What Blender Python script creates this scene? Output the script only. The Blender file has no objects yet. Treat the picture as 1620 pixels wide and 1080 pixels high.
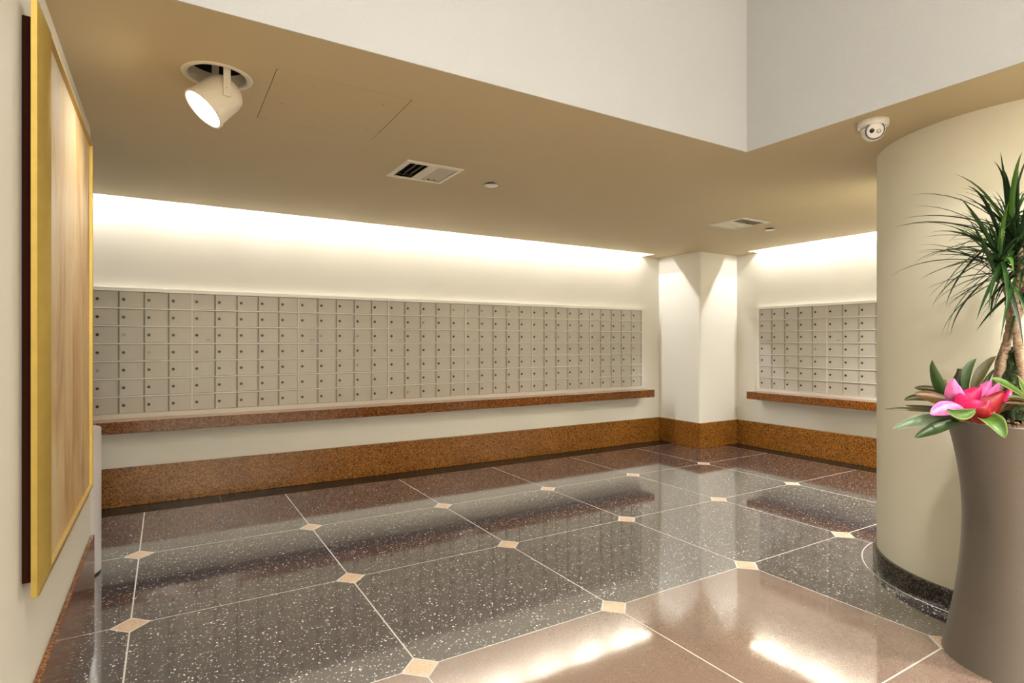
import bpy, math, random
from mathutils import Vector, Matrix

R = math.radians
rnd = random.Random(7)
scene = bpy.context.scene
COL = scene.collection

# ------------------------------------------------------------------ camera
cam_d = bpy.data.cameras.new('camera')
cam_d.lens = 905.0 / 1620.0 * 36.0
cam_d.sensor_width = 36.0
cam_d.clip_start = 0.02
cam = bpy.data.objects.new('camera', cam_d)
COL.objects.link(cam)
cam.location = (0, 0, 1.35)
cam.rotation_euler = (R(90), 0, -math.asin(0.51760439))
scene.camera = cam

# ------------------------------------------------------------------ world, exposure
world = bpy.data.worlds.new('world')
scene.world = world
world.use_nodes = True
world.node_tree.nodes['Background'].inputs[0].default_value = (0.9, 0.93, 1.0, 1)
world.node_tree.nodes['Background'].inputs[1].default_value = 0.05
vs = scene.view_settings
vs.view_transform = 'Standard'
vs.look = 'None'
vs.exposure = 0.5
vs.gamma = 1.0
vs.use_curve_mapping = False

P_COVE = 10.3        # each small lamp in the wall-wash slots
P_LOBBY_FILL = 92.0      # each unseen fill light added in the tall lobby ceiling
P_LOW_FILL = 58.0        # each small unseen fill light added in the low ceiling
P_SPOT = 12.0       # art spotlight
WARM = (1.0, 0.86, 0.66)
COVE_COL = (0.95, 0.975, 1.03)
NEUTRAL = (1.0, 0.97, 0.90)

# ------------------------------------------------------------------ constants of the place
ZC = 2.487          # low ceiling
ZU = 5.2            # tall lobby ceiling
YA = 5.66           # long mailbox wall
XB = 6.49           # short mailbox wall
XCW = -0.345        # painting wall
YCE = 3.78          # its free end
OX, OY = 2.985, 2.21   # corner of the ceiling opening
XMIN, YMIN, XMAX = -2.2, -6.2, XB


# ------------------------------------------------------------------ node helpers
class NT:
    def __init__(self, name):
        self.m = bpy.data.materials.new(name)
        self.m.use_nodes = True
        self.t = self.m.node_tree
        self.p = self.t.nodes['Principled BSDF']

    def n(self, kind, **kw):
        nd = self.t.nodes.new(kind)
        for k, v in kw.items():
            if k.startswith('i_'):
                key = k[2:]
                key = int(key) if key.isdigit() else key.replace('_', ' ')
                if hasattr(v, 'is_output'):
                    self.t.links.new(v, nd.inputs[key])
                else:
                    nd.inputs[key].default_value = v
            else:
                setattr(nd, k, v)
        return nd

    def link(self, a, b):
        self.t.links.new(a, b)

    def set(self, **kw):
        for k, v in kw.items():
            s = self.p.inputs[k.replace('_', ' ')]
            if hasattr(v, 'is_output'):
                self.t.links.new(v, s)
            else:
                s.default_value = v

    def pos(self):
        return self.n('ShaderNodeNewGeometry').outputs['Position']

    def objco(self):
        return self.n('ShaderNodeTexCoord').outputs['Object']

    def noise(self, vec, scale, detail=3.0, rough=0.5, dist=0.0):
        return self.n('ShaderNodeTexNoise', i_Vector=vec, i_Scale=scale, i_Detail=detail, i_Roughness=rough, i_Distortion=dist)

    def voro(self, vec, scale, rand=1.0, feature='F1'):
        return self.n('ShaderNodeTexVoronoi', feature=feature, i_Vector=vec, i_Scale=scale, i_Randomness=rand)

    def ramp(self, fac, stops, interp='LINEAR'):
        r = self.n('ShaderNodeValToRGB')
        r.color_ramp.interpolation = interp
        els = r.color_ramp.elements
        while len(els) < len(stops):
            els.new(0.5)
        for e, (p, c) in zip(els, stops):
            e.position = p
            e.color = (c[0], c[1], c[2], 1) if len(c) == 3 else c
        self.link(fac, r.inputs[0])
        return r.outputs[0]

    def mix(self, fac, a, b, mode='MIX'):
        m = self.n('ShaderNodeMix', data_type='RGBA', blend_type=mode)
        for sock, v in ((m.inputs[0], fac), (m.inputs[6], a), (m.inputs[7], b)):
            if hasattr(v, 'is_output'):
                self.link(v, sock)
            else:
                sock.default_value = v if not isinstance(v, tuple) else (v[0], v[1], v[2], 1)
        return m.outputs[2]

    def math(self, op, a, b=0.0, clamp=False):
        m = self.n('ShaderNodeMath', operation=op, use_clamp=clamp)
        for i, v in enumerate((a, b)):
            if hasattr(v, 'is_output'):
                self.link(v, m.inputs[i])
            else:
                m.inputs[i].default_value = v
        return m.outputs[0]

    def vmath(self, op, a, b):
        m = self.n('ShaderNodeVectorMath', operation=op)
        for i, v in enumerate((a, b)):
            if hasattr(v, 'is_output'):
                self.link(v, m.inputs[i])
            else:
                m.inputs[i].default_value = v
        return m.outputs[0]

    def bump(self, height, strength=0.2, dist=0.01):
        b = self.n('ShaderNodeBump', i_Strength=strength, i_Distance=dist, i_Height=height)
        self.link(b.outputs[0], self.p.inputs['Normal'])


M = {}


def paint(name, col, rough=0.6, tex=220.0, bs=0.08):
    t = NT(name)
    p = t.pos()
    a = t.noise(p, 1.3, 3, 0.55)
    c = t.mix(a.outputs['Fac'], tuple(x * 0.97 for x in col), tuple(min(1, x * 1.03) for x in col))
    t.set(Base_Color=c, Roughness=rough, Specular_IOR_Level=0.3)
    h = t.noise(p, tex, 2, 0.6)
    t.bump(h.outputs['Fac'], bs, 0.004)
    M[name] = t.m


def plain(name, col, rough=0.5, metal=0.0, var=0.06, scale=40.0, **kw):
    t = NT(name)
    a = t.noise(t.objco(), scale, 3, 0.55)
    c = t.mix(a.outputs['Fac'], tuple(max(0, x * (1 - var)) for x in col), tuple(min(1, x * (1 + var)) for x in col))
    t.set(Base_Color=c, Roughness=rough, Metallic=metal, **kw)
    M[name] = t.m


def terrazzo(name, base, base2, chips, chip_amt, rough):
    t = NT(name)
    p = t.pos()
    w = t.noise(p, 60, 2, 0.5)
    wp = t.vmath('ADD', p, t.vmath('MULTIPLY', w.outputs['Color'], (0.016, 0.016, 0.0)))
    big = t.noise(p, 2.2, 3, 0.5)
    grain = t.voro(p, 260)
    c = t.mix(big.outputs['Fac'], base, base2)
    gr = t.ramp(grain.outputs['Color'], [(0.0, (0.55, 0.55, 0.55)), (1.0, (1.35, 1.35, 1.35))])
    c = t.mix(0.55, c, t.mix(1.0, c, gr, 'MULTIPLY'))
    for sc, lim, gate, seed in ((66, 0.31, 0.38, 0.0), (115, 0.32, 0.40, 7.3), (40, 0.22, 0.68, 3.1)):
        v = t.voro(t.vmath('ADD', wp, (seed, seed * 0.7, 0.0)), sc)
        sep = t.n('ShaderNodeSeparateColor', i_0=v.outputs['Color'])
        on = t.math('GREATER_THAN', sep.outputs[0], gate)
        rad = t.math('MULTIPLY', sep.outputs[1], lim)
        mk = t.math('MULTIPLY', on, t.math('LESS_THAN', v.outputs['Distance'], rad))
        cc = t.ramp(sep.outputs[2], [(0.0, chips[0]), (0.5, chips[1]), (1.0, chips[2])])
        c = t.mix(t.math('MULTIPLY', mk, chip_amt), c, cc)
    t.set(Base_Color=c, Roughness=rough, IOR=1.8, Coat_Weight=1.0, Coat_IOR=1.9, Coat_Roughness=0.055)
    wv = t.noise(p, 30, 1, 0.4)
    t.bump(wv.outputs['Fac'], 0.035, 0.004)
    M[name] = t.m


def granite(name, cols, scale, rough, ior=1.5):
    t = NT(name)
    p = t.pos()
    w = t.noise(p, scale * 0.8, 2, 0.6)
    wp = t.vmath('ADD', p, t.vmath('MULTIPLY', w.outputs['Color'], (0.006, 0.006, 0.006)))
    v = t.voro(wp, scale)
    sep = t.n('ShaderNodeSeparateColor', i_0=v.outputs['Color'])
    n = t.noise(p, scale * 0.35, 4, 0.65)
    f = t.math('ADD', t.math('MULTIPLY', sep.outputs[0], 0.55), t.math('MULTIPLY', n.outputs['Fac'], 0.45))
    c = t.ramp(f, [(0.18, cols[0]), (0.36, cols[1]), (0.55, cols[2]), (0.78, cols[3])])
    big = t.noise(p, 3.0, 2, 0.5)
    c = t.mix(0.35, c, t.mix(1.0, c, t.ramp(big.outputs['Fac'], [(0.3, (0.7, 0.7, 0.7)), (0.7, (1.3, 1.3, 1.3))]), 'MULTIPLY'))
    t.set(Base_Color=c, Roughness=rough, IOR=ior)
    M[name] = t.m


paint('wall_paint', (0.775, 0.735, 0.635))
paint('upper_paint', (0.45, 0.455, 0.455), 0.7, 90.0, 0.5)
paint('curve_paint', (0.86, 0.835, 0.69))
paint('ceiling_paint', (0.56, 0.45, 0.262))
paint('fixture_paint', (0.74, 0.68, 0.54), 0.45, 300, 0.03)
terrazzo('dark_terrazzo', (0.050, 0.042, 0.044), (0.070, 0.060, 0.063), ((0.5, 0.48, 0.45), (0.75, 0.73, 0.70), (0.9, 0.88, 0.85)), 1.0, 0.08)
terrazzo('brown_terrazzo', (0.20, 0.132, 0.104), (0.25, 0.17, 0.134), ((0.16, 0.10, 0.08), (0.36, 0.26, 0.21), (0.45, 0.33, 0.27)), 0.35, 0.07)
granite('inset_stone', ((0.50, 0.34, 0.22), (0.60, 0.42, 0.28), (0.68, 0.50, 0.35), (0.75, 0.57, 0.42)), 260, 0.12)
granite('border_stone', ((0.006, 0.005, 0.004), (0.012, 0.010, 0.008), (0.02, 0.016, 0.013), (0.05, 0.04, 0.03)), 260, 0.25, 1.3)
granite('base_granite', ((0.035, 0.009, 0.001), (0.15, 0.047, 0.005), (0.28, 0.105, 0.014), (0.40, 0.19, 0.035)), 150, 0.25)
granite('counter_granite', ((0.028, 0.006, 0.001), (0.11, 0.029, 0.005), (0.20, 0.064, 0.012), (0.34, 0.145, 0.04)), 150, 0.10)
granite('ring_stone', ((0.008, 0.007, 0.006), (0.02, 0.017, 0.014), (0.03, 0.026, 0.022), (0.20, 0.18, 0.155)), 170, 0.08)
plain('grout', (0.55, 0.52, 0.46), 0.7)
plain('mail_body', (0.34, 0.31, 0.26), 0.6)
plain('mail_metal', (0.56, 0.53, 0.465), 0.42, 0.15, 0.05, 9.0)
plain('mail_frame', (0.80, 0.77, 0.70), 0.42, 0.15, 0.03, 9.0)
plain('lock_dark', (0.075, 0.06, 0.045), 0.35, 0.7)
plain('lock_light', (0.42, 0.36, 0.28), 0.35, 0.7)
plain('plate_ink', (0.30, 0.27, 0.22), 0.5)
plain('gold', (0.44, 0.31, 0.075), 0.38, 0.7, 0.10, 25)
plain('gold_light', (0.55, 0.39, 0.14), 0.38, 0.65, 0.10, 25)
plain('dark_wood', (0.022, 0.006, 0.003), 0.9, Specular_IOR_Level=0.05)
plain('dark_void', (0.018, 0.012, 0.010), 0.9)
plain('steel', (0.76, 0.72, 0.70), 0.34, 0.45, 0.03, 6)
plain('white_plastic', (0.78, 0.75, 0.70), 0.35)
plain('black_glass', (0.006, 0.005, 0.005), 0.08)
plain('soil', (0.045, 0.026, 0.014), 0.9, 0, 0.6, 60)
plain('bark_chip', (0.16, 0.085, 0.04), 0.8, 0, 0.5, 50)
t = NT('moss')
mp_ = t.pos()
a = t.noise(mp_, 70, 4, 0.7)
t.set(Base_Color=t.ramp(a.outputs['Fac'], [(0.35, (0.006, 0.012, 0.003)), (0.55, (0.035, 0.055, 0.010)), (0.75, (0.12, 0.15, 0.03))]), Roughness=0.95)
t.bump(a.outputs['Fac'], 1.0, 0.02)
M['moss'] = t.m
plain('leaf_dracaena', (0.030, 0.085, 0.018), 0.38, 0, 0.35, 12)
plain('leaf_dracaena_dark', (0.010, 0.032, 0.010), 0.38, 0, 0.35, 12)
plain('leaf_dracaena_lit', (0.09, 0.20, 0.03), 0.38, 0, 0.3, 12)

# planter: brushed metal
t = NT('planter_metal')
oc = t.objco()
st = t.vmath('MULTIPLY', oc, (1.0, 1.0, 60.0))
a = t.noise(st, 8, 3, 0.6)
t.set(Base_Color=t.mix(a.outputs['Fac'], (0.27, 0.25, 0.22), (0.34, 0.315, 0.28)), Metallic=0.85, Roughness=0.36)
M['planter_metal'] = t.m

# trunk
t = NT('trunk_bark')
p = t.pos()
a = t.noise(t.vmath('MULTIPLY', p, (1, 1, 2.2)), 55, 4, 0.6)
t.set(Base_Color=t.ramp(a.outputs['Fac'], [(0.3, (0.16, 0.10, 0.06)), (0.5, (0.36, 0.25, 0.16)), (0.7, (0.52, 0.40, 0.28))]), Roughness=0.8)
t.bump(a.outputs['Fac'], 0.5, 0.006)
M['trunk_bark'] = t.m


def leafmat(name, base, mid, edge=None):
    """u across 0..1 and v along 0..1 come from the leaf's own uv map"""
    t = NT(name)
    uv = t.n('ShaderNodeUVMap', uv_map='UVMap').outputs[0]
    sx = t.n('ShaderNodeSeparateXYZ', i_0=uv)
    ac = t.math('ABSOLUTE', t.math('SUBTRACT', sx.outputs[0], 0.5))
    streak = t.noise(t.vmath('MULTIPLY', uv, (26, 1.5, 1)), 1.0, 2, 0.5)
    blot = t.noise(t.vmath('MULTIPLY', uv, (3, 5, 1)), 1.0, 3, 0.5)
    f = t.math('ADD', t.math('MULTIPLY', streak.outputs['Fac'], 0.5), t.math('MULTIPLY', blot.outputs['Fac'], 0.5))
    c = t.ramp(f, [(0.35, base), (0.65, mid)])
    if edge:
        c = t.mix(t.math('GREATER_THAN', ac, 0.43), c, edge)
    t.set(Base_Color=c, Roughness=0.45, Specular_IOR_Level=0.3)
    M[name] = t.m


leafmat('leaf_green', (0.008, 0.024, 0.004), (0.030, 0.062, 0.012))
leafmat('leaf_olive', (0.020, 0.024, 0.003), (0.070, 0.055, 0.010))
leafmat('leaf_brown', (0.045, 0.018, 0.004), (0.15, 0.085, 0.03))
leafmat('leaf_pale', (0.07, 0.11, 0.065), (0.15, 0.20, 0.125), (0.22, 0.26, 0.16))
leafmat('leaf_bright', (0.030, 0.080, 0.008), (0.10, 0.19, 0.025), (0.24, 0.30, 0.10))
leafmat('bract_pink', (0.50, 0.015, 0.16), (0.66, 0.13, 0.33))
leafmat('bract_pale', (0.58, 0.05, 0.26), (0.70, 0.28, 0.48))
leafmat('bract_magenta', (0.42, 0.002, 0.055), (0.53, 0.010, 0.11))
leafmat('bract_red', (0.16, 0.002, 0.006), (0.30, 0.006, 0.014))

# abstract canvas
t = NT('canvas_paint')
p = t.pos()
sv = t.vmath('MULTIPLY', p, (1.0, 3.2, 0.9))
a = t.noise(sv, 1.7, 5, 0.6, 0.6)
b = t.noise(t.vmath('MULTIPLY', p, (1.0, 9.0, 1.2)), 1.6, 5, 0.65, 1.0)
c1 = t.ramp(a.outputs['Fac'], [(0.30, (0.36, 0.19, 0.07)), (0.45, (0.55, 0.34, 0.14)), (0.58, (0.60, 0.45, 0.23)), (0.72, (0.56, 0.50, 0.36))])
sz = t.n('ShaderNodeSeparateXYZ', i_0=p)
edge = t.n('ShaderNodeMapRange', i_0=sz.outputs[1], i_1=2.05, i_2=2.75, i_3=1.0, i_4=0.0)
gm = t.math('MULTIPLY', edge.outputs[0], t.ramp(b.outputs['Fac'], [(0.36, (0, 0, 0)), (0.56, (1, 1, 1))]), True)
hi = t.n('ShaderNodeMapRange', i_0=sz.outputs[2], i_1=1.0, i_2=2.0, i_3=0.15, i_4=0.9)
gm = t.math('MULTIPLY', gm, hi.outputs[0], True)
c1 = t.mix(gm, c1, (0.46, 0.43, 0.36))
fine = t.noise(t.vmath('MULTIPLY', p, (1, 30, 4)), 4.0, 3, 0.6)
c1 = t.mix(0.3, c1, t.mix(1.0, c1, t.ramp(fine.outputs['Fac'], [(0.3, (0.6, 0.6, 0.6)), (0.7, (1.3, 1.3, 1.3))]), 'MULTIPLY'))
t.set(Base_Color=c1, Roughness=0.45)
t.bump(fine.outputs['Fac'], 0.15, 0.003)
M['canvas_paint'] = t.m


def emit(name, col, s):
    t = NT(name)
    t.set(Base_Color=(0.8, 0.8, 0.8, 1), Emission_Color=(col[0], col[1], col[2], 1), Emission_Strength=s)
    M[name] = t.m


emit('bulb_glow', COVE_COL, 60.0)
emit('spot_glow', (1.0, 0.97, 0.90), 14.0)
emit('fill_glow', NEUTRAL, 9.0)


# ------------------------------------------------------------------ mesh helpers
class MB:
    def __init__(self):
        self.v, self.f, self.uv = [], [], {}

    def poly(self, pts):
        b = len(self.v)
        self.v += [tuple(p) for p in pts]
        self.f.append(list(range(b, b + len(pts))))

    def box(self, x0, x1, y0, y1, z0, z1):
        b = len(self.v)
        self.v += [(x0, y0, z0), (x1, y0, z0), (x1, y1, z0), (x0, y1, z0), (x0, y0, z1), (x1, y0, z1), (x1, y1, z1), (x0, y1, z1)]
        for q in ((0, 3, 2, 1), (4, 5, 6, 7), (0, 1, 5, 4), (1, 2, 6, 5), (2, 3, 7, 6), (3, 0, 4, 7)):
            self.f.append([b + i for i in q])
        return self

    def prism(self, poly, z0, z1):
        """poly counter-clockwise xy"""
        b = len(self.v)
        n = len(poly)
        self.v += [(x, y, z0) for x, y in poly] + [(x, y, z1) for x, y in poly]
        self.f.append([b + i for i in range(n)][::-1])
        self.f.append([b + n + i for i in range(n)])
        for i in range(n):
            j = (i + 1) % n
            self.f.append([b + i, b + j, b + n + j, b + n + i])
        return self

    def lathe(self, prof, n=32, mat=None, closed=False, cap=True):
        """prof list of (r, z), outside traversed upward; around local z, then moved by mat"""
        b = len(self.v)
        mat = mat or Matrix.Identity(4)
        for r, z in prof:
            for k in range(n):
                a = 2 * math.pi * k / n
                self.v.append(tuple(mat @ Vector((r * math.cos(a), r * math.sin(a), z))))
        m = len(prof)
        for i in range(m if closed else m - 1):
            i2 = (i + 1) % m
            for k in range(n):
                k2 = (k + 1) % n
                self.f.append([b + i * n + k, b + i * n + k2, b + i2 * n + k2, b + i2 * n + k])
        if cap and not closed:
            self.f.append([b + k for k in range(n)][::-1])
            self.f.append([b + (m - 1) * n + k for k in range(n)])
        return self

    def tube(self, pts, rads, n=10, wob=0.0):
        b = len(self.v)
        pts = [Vector(p) for p in pts]
        up = Vector((0.3, 0.8, 0.2)).normalized()
        for i, p in enumerate(pts):
            d = (pts[min(i + 1, len(pts) - 1)] - pts[max(i - 1, 0)]).normalized()
            s = d.cross(up).normalized()
            u2 = s.cross(d)
            for k in range(n):
                a = 2 * math.pi * k / n
                r = rads[i] * (1 + wob * (rnd.random() - 0.5))
                self.v.append(tuple(p + (s * math.cos(a) + u2 * math.sin(a)) * r))
        m = len(pts)
        for i in range(m - 1):
            for k in range(n):
                k2 = (k + 1) % n
                self.f.append([b + i * n + k, b + i * n + k2, b + (i + 1) * n + k2, b + (i + 1) * n + k])
        self.f.append([b + k for k in range(n)][::-1])
        self.f.append([b + (m - 1) * n + k for k in range(n)])
        return self

    def mesh(self, name, mat, smooth=False, angle=None):
        me = bpy.data.meshes.new(name)
        me.from_pydata(self.v, [], self.f)
        me.materials.append(M[mat])
        if smooth:
            for p in me.polygons:
                p.use_smooth = True
            if angle:
                me.set_sharp_from_angle(angle=R(angle))
        me.update()
        return me

    def build(self, name, mat, parent=None, smooth=False, angle=None):
        return obj(name, self.mesh(name, mat, smooth, angle), parent)


def obj(name, me, parent=None, loc=None, rot=None, scale=None):
    o = bpy.data.objects.new(name, me)
    COL.objects.link(o)
    if parent:
        o.parent = parent
    if loc is not None:
        o.location = loc
    if rot is not None:
        o.rotation_euler = rot
    if scale is not None:
        o.scale = scale
    return o


def tag(o, label, cat, group=None, kind=None):
    o['label'] = label
    if cat:
        o['category'] = cat
    if group:
        o['group'] = group
    if kind:
        o['kind'] = kind
    return o


def thing(name, label, cat, loc=(0, 0, 0), rz=0.0, group=None):
    o = obj(name, None, None, loc, (0, 0, rz))
    o.empty_display_size = 0.1
    return tag(o, label, cat, group)


def struct(o, label):
    o['kind'] = 'structure'
    o['label'] = label
    return o


def light(name, kind, energy, col, loc, parent=None, rot=None, **kw):
    d = bpy.data.lights.new(name, kind)
    d.energy = energy
    d.color = col
    for k, v in kw.items():
        setattr(d, k, v)
    return obj(name, d, parent, loc, rot)


def chamfer_box(x0, x1, y0, y1, z0, z1, c):
    """box whose front (-y) edges are chamfered by c"""
    b = MB()
    b.v = [(x0, y1, z0), (x1, y1, z0), (x1, y1, z1), (x0, y1, z1),
           (x0, y0 + c, z0), (x1, y0 + c, z0), (x1, y0 + c, z1), (x0, y0 + c, z1),
           (x0 + c, y0, z0 + c), (x1 - c, y0, z0 + c), (x1 - c, y0, z1 - c), (x0 + c, y0, z1 - c)]
    b.f = [[0, 3, 2, 1], [8, 9, 10, 11]]
    for i in range(4):
        j = (i + 1) % 4
        b.f.append([i, j, 4 + j, 4 + i])
        b.f.append([4 + i, 4 + j, 8 + j, 8 + i])
    return b


def slab_holes(b, x0, x1, y0, y1, z0, z1, holes):
    xs = sorted({x0, x1, *[h[0] for h in holes], *[h[1] for h in holes]})
    ys = sorted({y0, y1, *[h[2] for h in holes], *[h[3] for h in holes]})
    xs = [x for x in xs if x0 <= x <= x1]
    ys = [y for y in ys if y0 <= y <= y1]

    def solid(i, j):
        if not (0 <= i < len(xs) - 1 and 0 <= j < len(ys) - 1):
            return False
        cx, cy = (xs[i] + xs[i + 1]) / 2, (ys[j] + ys[j + 1]) / 2
        return not any(h[0] < cx < h[1] and h[2] < cy < h[3] for h in holes)
    for i in range(len(xs) - 1):
        for j in range(len(ys) - 1):
            if not solid(i, j):
                continue
            a, c, d, e = xs[i], xs[i + 1], ys[j], ys[j + 1]
            b.poly([(a, d, z0), (a, e, z0), (c, e, z0), (c, d, z0)])
            b.poly([(a, d, z1), (c, d, z1), (c, e, z1), (a, e, z1)])
            if not solid(i - 1, j):
                b.poly([(a, d, z0), (a, d, z1), (a, e, z1), (a, e, z0)])
            if not solid(i + 1, j):
                b.poly([(c, d, z0), (c, e, z0), (c, e, z1), (c, d, z1)])
            if not solid(i, j - 1):
                b.poly([(a, d, z0), (c, d, z0), (c, d, z1), (a, d, z1)])
            if not solid(i, j + 1):
                b.poly([(a, e, z0), (a, e, z1), (c, e, z1), (c, e, z0)])


# ================================================================== THE SETTING
# ---- floor: grout bed, terrazzo tiles, corner insets, dark border
floor = struct(MB().box(XMIN - 0.1, XMAX + 0.1, YMIN - 0.1, YA + 0.1, -0.12, -0.0006).build('floor', 'grout'),
               'polished dark terrazzo floor with tan corner insets and brown tiles')
PX = [XMIN, -1.193, -0.145, 0.903, 1.951, 2.999, 4.047, 5.095, 6.21]
PY = [YMIN, -5.111, -4.063, -3.015, -1.967, -0.919, 0.129, 1.177, 2.225, 3.273, 4.321, 5.37]
G = 0.0035        # half joint
CH = 0.076        # half diagonal of the corner insets
dia = {(i, j) for i in range(1, len(PX) - 1) for j in range(1, len(PY) - 1)}
for i in range(len(PX) - 1):
    for j in range(len(PY) - 1):
        x0, x1, y0, y1 = PX[i] + G, PX[i + 1] - G, PY[j] + G, PY[j + 1] - G
        c = CH + G
        pl = []
        for (gi, gj, qs) in ((i, j, ((x0, y0 + c), (x0 + c, y0), (x0, y0))), (i + 1, j, ((x1 - c, y0), (x1, y0 + c), (x1, y0))),
                             (i + 1, j + 1, ((x1, y1 - c), (x1 - c, y1), (x1, y1))), (i, j + 1, ((x0 + c, y1), (x0, y1 - c), (x0, y1)))):
            pl += list(qs[:2]) if (gi, gj) in dia else [qs[2]]
        brown = i <= 4 and j <= 7
        MB().prism(pl, -0.004, 0.0).build('floor_tile', 'brown_terrazzo' if brown else 'dark_terrazzo', floor)
dm = MB().prism([(-CH + G, 0), (0, -CH + G), (CH - G, 0), (0, CH - G)], -0.004, 0.0).mesh('floor_inset', 'inset_stone')
for (i, j) in sorted(dia):
    obj('floor_inset', dm, floor, (PX[i], PY[j], 0))
for x0, x1 in ((XMIN, 0.4), (0.4, 3.0), (3.0, 5.6), (5.6, XB)):
    MB().box(x0 + 0.001, x1 - 0.001, 5.37 + G, YA, -0.004, 0.0).build('border_tile', 'border_stone', floor)
for y0, y1 in ((YMIN, -1.2), (-1.2, 1.2), (1.2, 3.3), (3.3, 5.37)):
    MB().box(6.21 + G, XB, y0 + 0.001, y1 - 0.001, -0.004, 0.0).build('border_tile', 'border_stone', floor)

# ---- walls
wA = struct(MB().box(XMIN - 0.15, XB + 0.15, YA, YA + 0.15, -0.1, 3.1).build('wall_back', 'wall_paint'), 'cream painted wall behind the long run of mailboxes')
wB = struct(MB().box(XB, XB + 0.15, YMIN, YA, -0.1, 3.1).build('wall_right', 'wall_paint'), 'cream painted wall behind the short run of mailboxes')
wC = struct(MB().box(XCW - 0.16, XCW, YMIN, YCE, -0.1, ZU).build('wall_left', 'wall_paint'), 'cream painted wall with the large gold framed painting')
struct(MB().box(XMIN - 0.15, XMIN, YMIN, YA, -0.1, 3.1).build('wall_alcove_side', 'wall_paint'), 'cream side wall of the mailbox alcove')
struct(MB().box(XMIN, XCW - 0.16, 2.0, 2.12, -0.1, 3.1).build('wall_alcove_front', 'wall_paint'), 'cream end wall behind the painting wall')
struct(MB().box(XCW - 0.16, OX, OY, OY + 0.12, ZC + 0.0004, ZU).build('wall_upper_back', 'upper_paint'), 'white textured upper wall above the low ceiling, left face')
struct(MB().box(OX, OX + 0.12, YMIN, OY, ZC + 0.0004, ZU).build('wall_upper_right', 'upper_paint'), 'white textured upper wall above the low ceiling, right face')
struct(MB().box(XCW - 0.16, XB + 0.15, YMIN - 0.15, YMIN, -0.1, ZU).build('wall_front', 'wall_paint'), 'cream wall behind the viewer')

# ---- low ceiling with its openings
SPX, SPY, SPR = 0.19, 2.755, 0.118
V1 = (1.49, 3.595, 0.165)
V2 = (4.72, 3.585, 0.165)
PAN = (0.395, 0.995, 2.55, 3.165)
SLOT_A = (XMIN, 5.46, 5.425, YA)
SLOT_B = (6.29, XB, YMIN, 4.64)
cb = MB()
holes = [(-9, OX + 0.004, -9, OY + 0.004), SLOT_A, SLOT_B, (SPX - 0.16, SPX + 0.16, SPY - 0.16, SPY + 0.16), PAN,
         (V1[0] - V1[2], V1[0] + V1[2], V1[1] - V1[2], V1[1] + V1[2]), (V2[0] - V2[2], V2[0] + V2[2], V2[1] - V2[2], V2[1] + V2[2])]
slab_holes(cb, XMIN, XB, YMIN, YA, ZC, ZC + 0.016, holes)
n = 40
for k in range(n):
    a0, a1 = 2 * math.pi * k / n, 2 * math.pi * (k + 1) / n

    def sq(a):
        m = 0.16 / max(abs(math.cos(a)), abs(math.sin(a)))
        return (SPX + m * math.cos(a), SPY + m * math.sin(a), ZC)
    ci = lambda a, z: (SPX + SPR * math.cos(a), SPY + SPR * math.sin(a), z)
    cb.poly([ci(a0, ZC), ci(a1, ZC), sq(a1), sq(a0)])
    cb.poly([ci(a0, ZC), ci(a0, ZC + 0.016), ci(a1, ZC + 0.016), ci(a1, ZC)])
ceil = struct(cb.build('ceiling', 'ceiling_paint'), 'low beige ceiling with wall wash slots along both mailbox walls')
struct(MB().box(XCW - 0.16, OX + 0.12, YMIN, OY + 0.12, ZU, ZU + 0.1).build('ceiling_upper', 'upper_paint'), 'white ceiling of the tall lobby')
# lid over the wall wash slots and an added unseen slab that keeps stray light out
lid = MB()
lid.box(XMIN, XB, 5.18, YA, 3.0, 3.02)
lid.box(XMIN, 5.46, 5.18, 5.20, ZC + 0.016, 3.0)
lid.box(5.46, 5.48, 5.20, YA, ZC + 0.016, 3.0)
lid.box(6.05, XB, YMIN, 4.66, 3.0, 3.02)
lid.box(6.05, 6.07, YMIN, 4.66, ZC + 0.016, 3.0)
lid.box(6.07, XB, 4.64, 4.66, ZC + 0.016, 3.0)
struct(MB().box(XMIN - 0.15, XCW, 2.0, YA + 0.15, 3.1, 3.15).box(XCW, XB + 0.15, OY + 0.121, YA + 0.15, 3.1, 3.15).box(OX + 0.121, XB + 0.15, YMIN, OY + 0.121, 3.1, 3.15).build('ceiling_light_block', 'dark_void'), 'unseen slab added above the low ceiling to block stray light')
struct(lid.build('trim_1', 'wall_paint'), 'white lining of the wall wash light slots')

# ---- column in the corner
CXL, CYF = 5.775, 4.955
rr = 0.03
arc = [(CXL + rr - rr * math.cos(a), CYF + rr - rr * math.sin(a)) for a in [math.pi / 2 * k / 6 for k in range(7)]]
col = struct(MB().prism(arc + [(XB, CYF), (XB, YA), (CXL, YA)], 0.0, ZC).build('wall_column', 'wall_paint', None, True, 40), 'cream square column in the corner between the mailbox walls')

# ---- granite baseboards
BH = 0.318


def bevel_base(name, poly, label, mat='base_granite', h=BH):
    o = MB().prism(poly, 0.0, h).build(name, mat)
    bv = o.modifiers.new('edge', 'BEVEL')
    bv.width = 0.004
    bv.segments = 2
    bv.limit_method = 'ANGLE'
    return struct(o, label)


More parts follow.
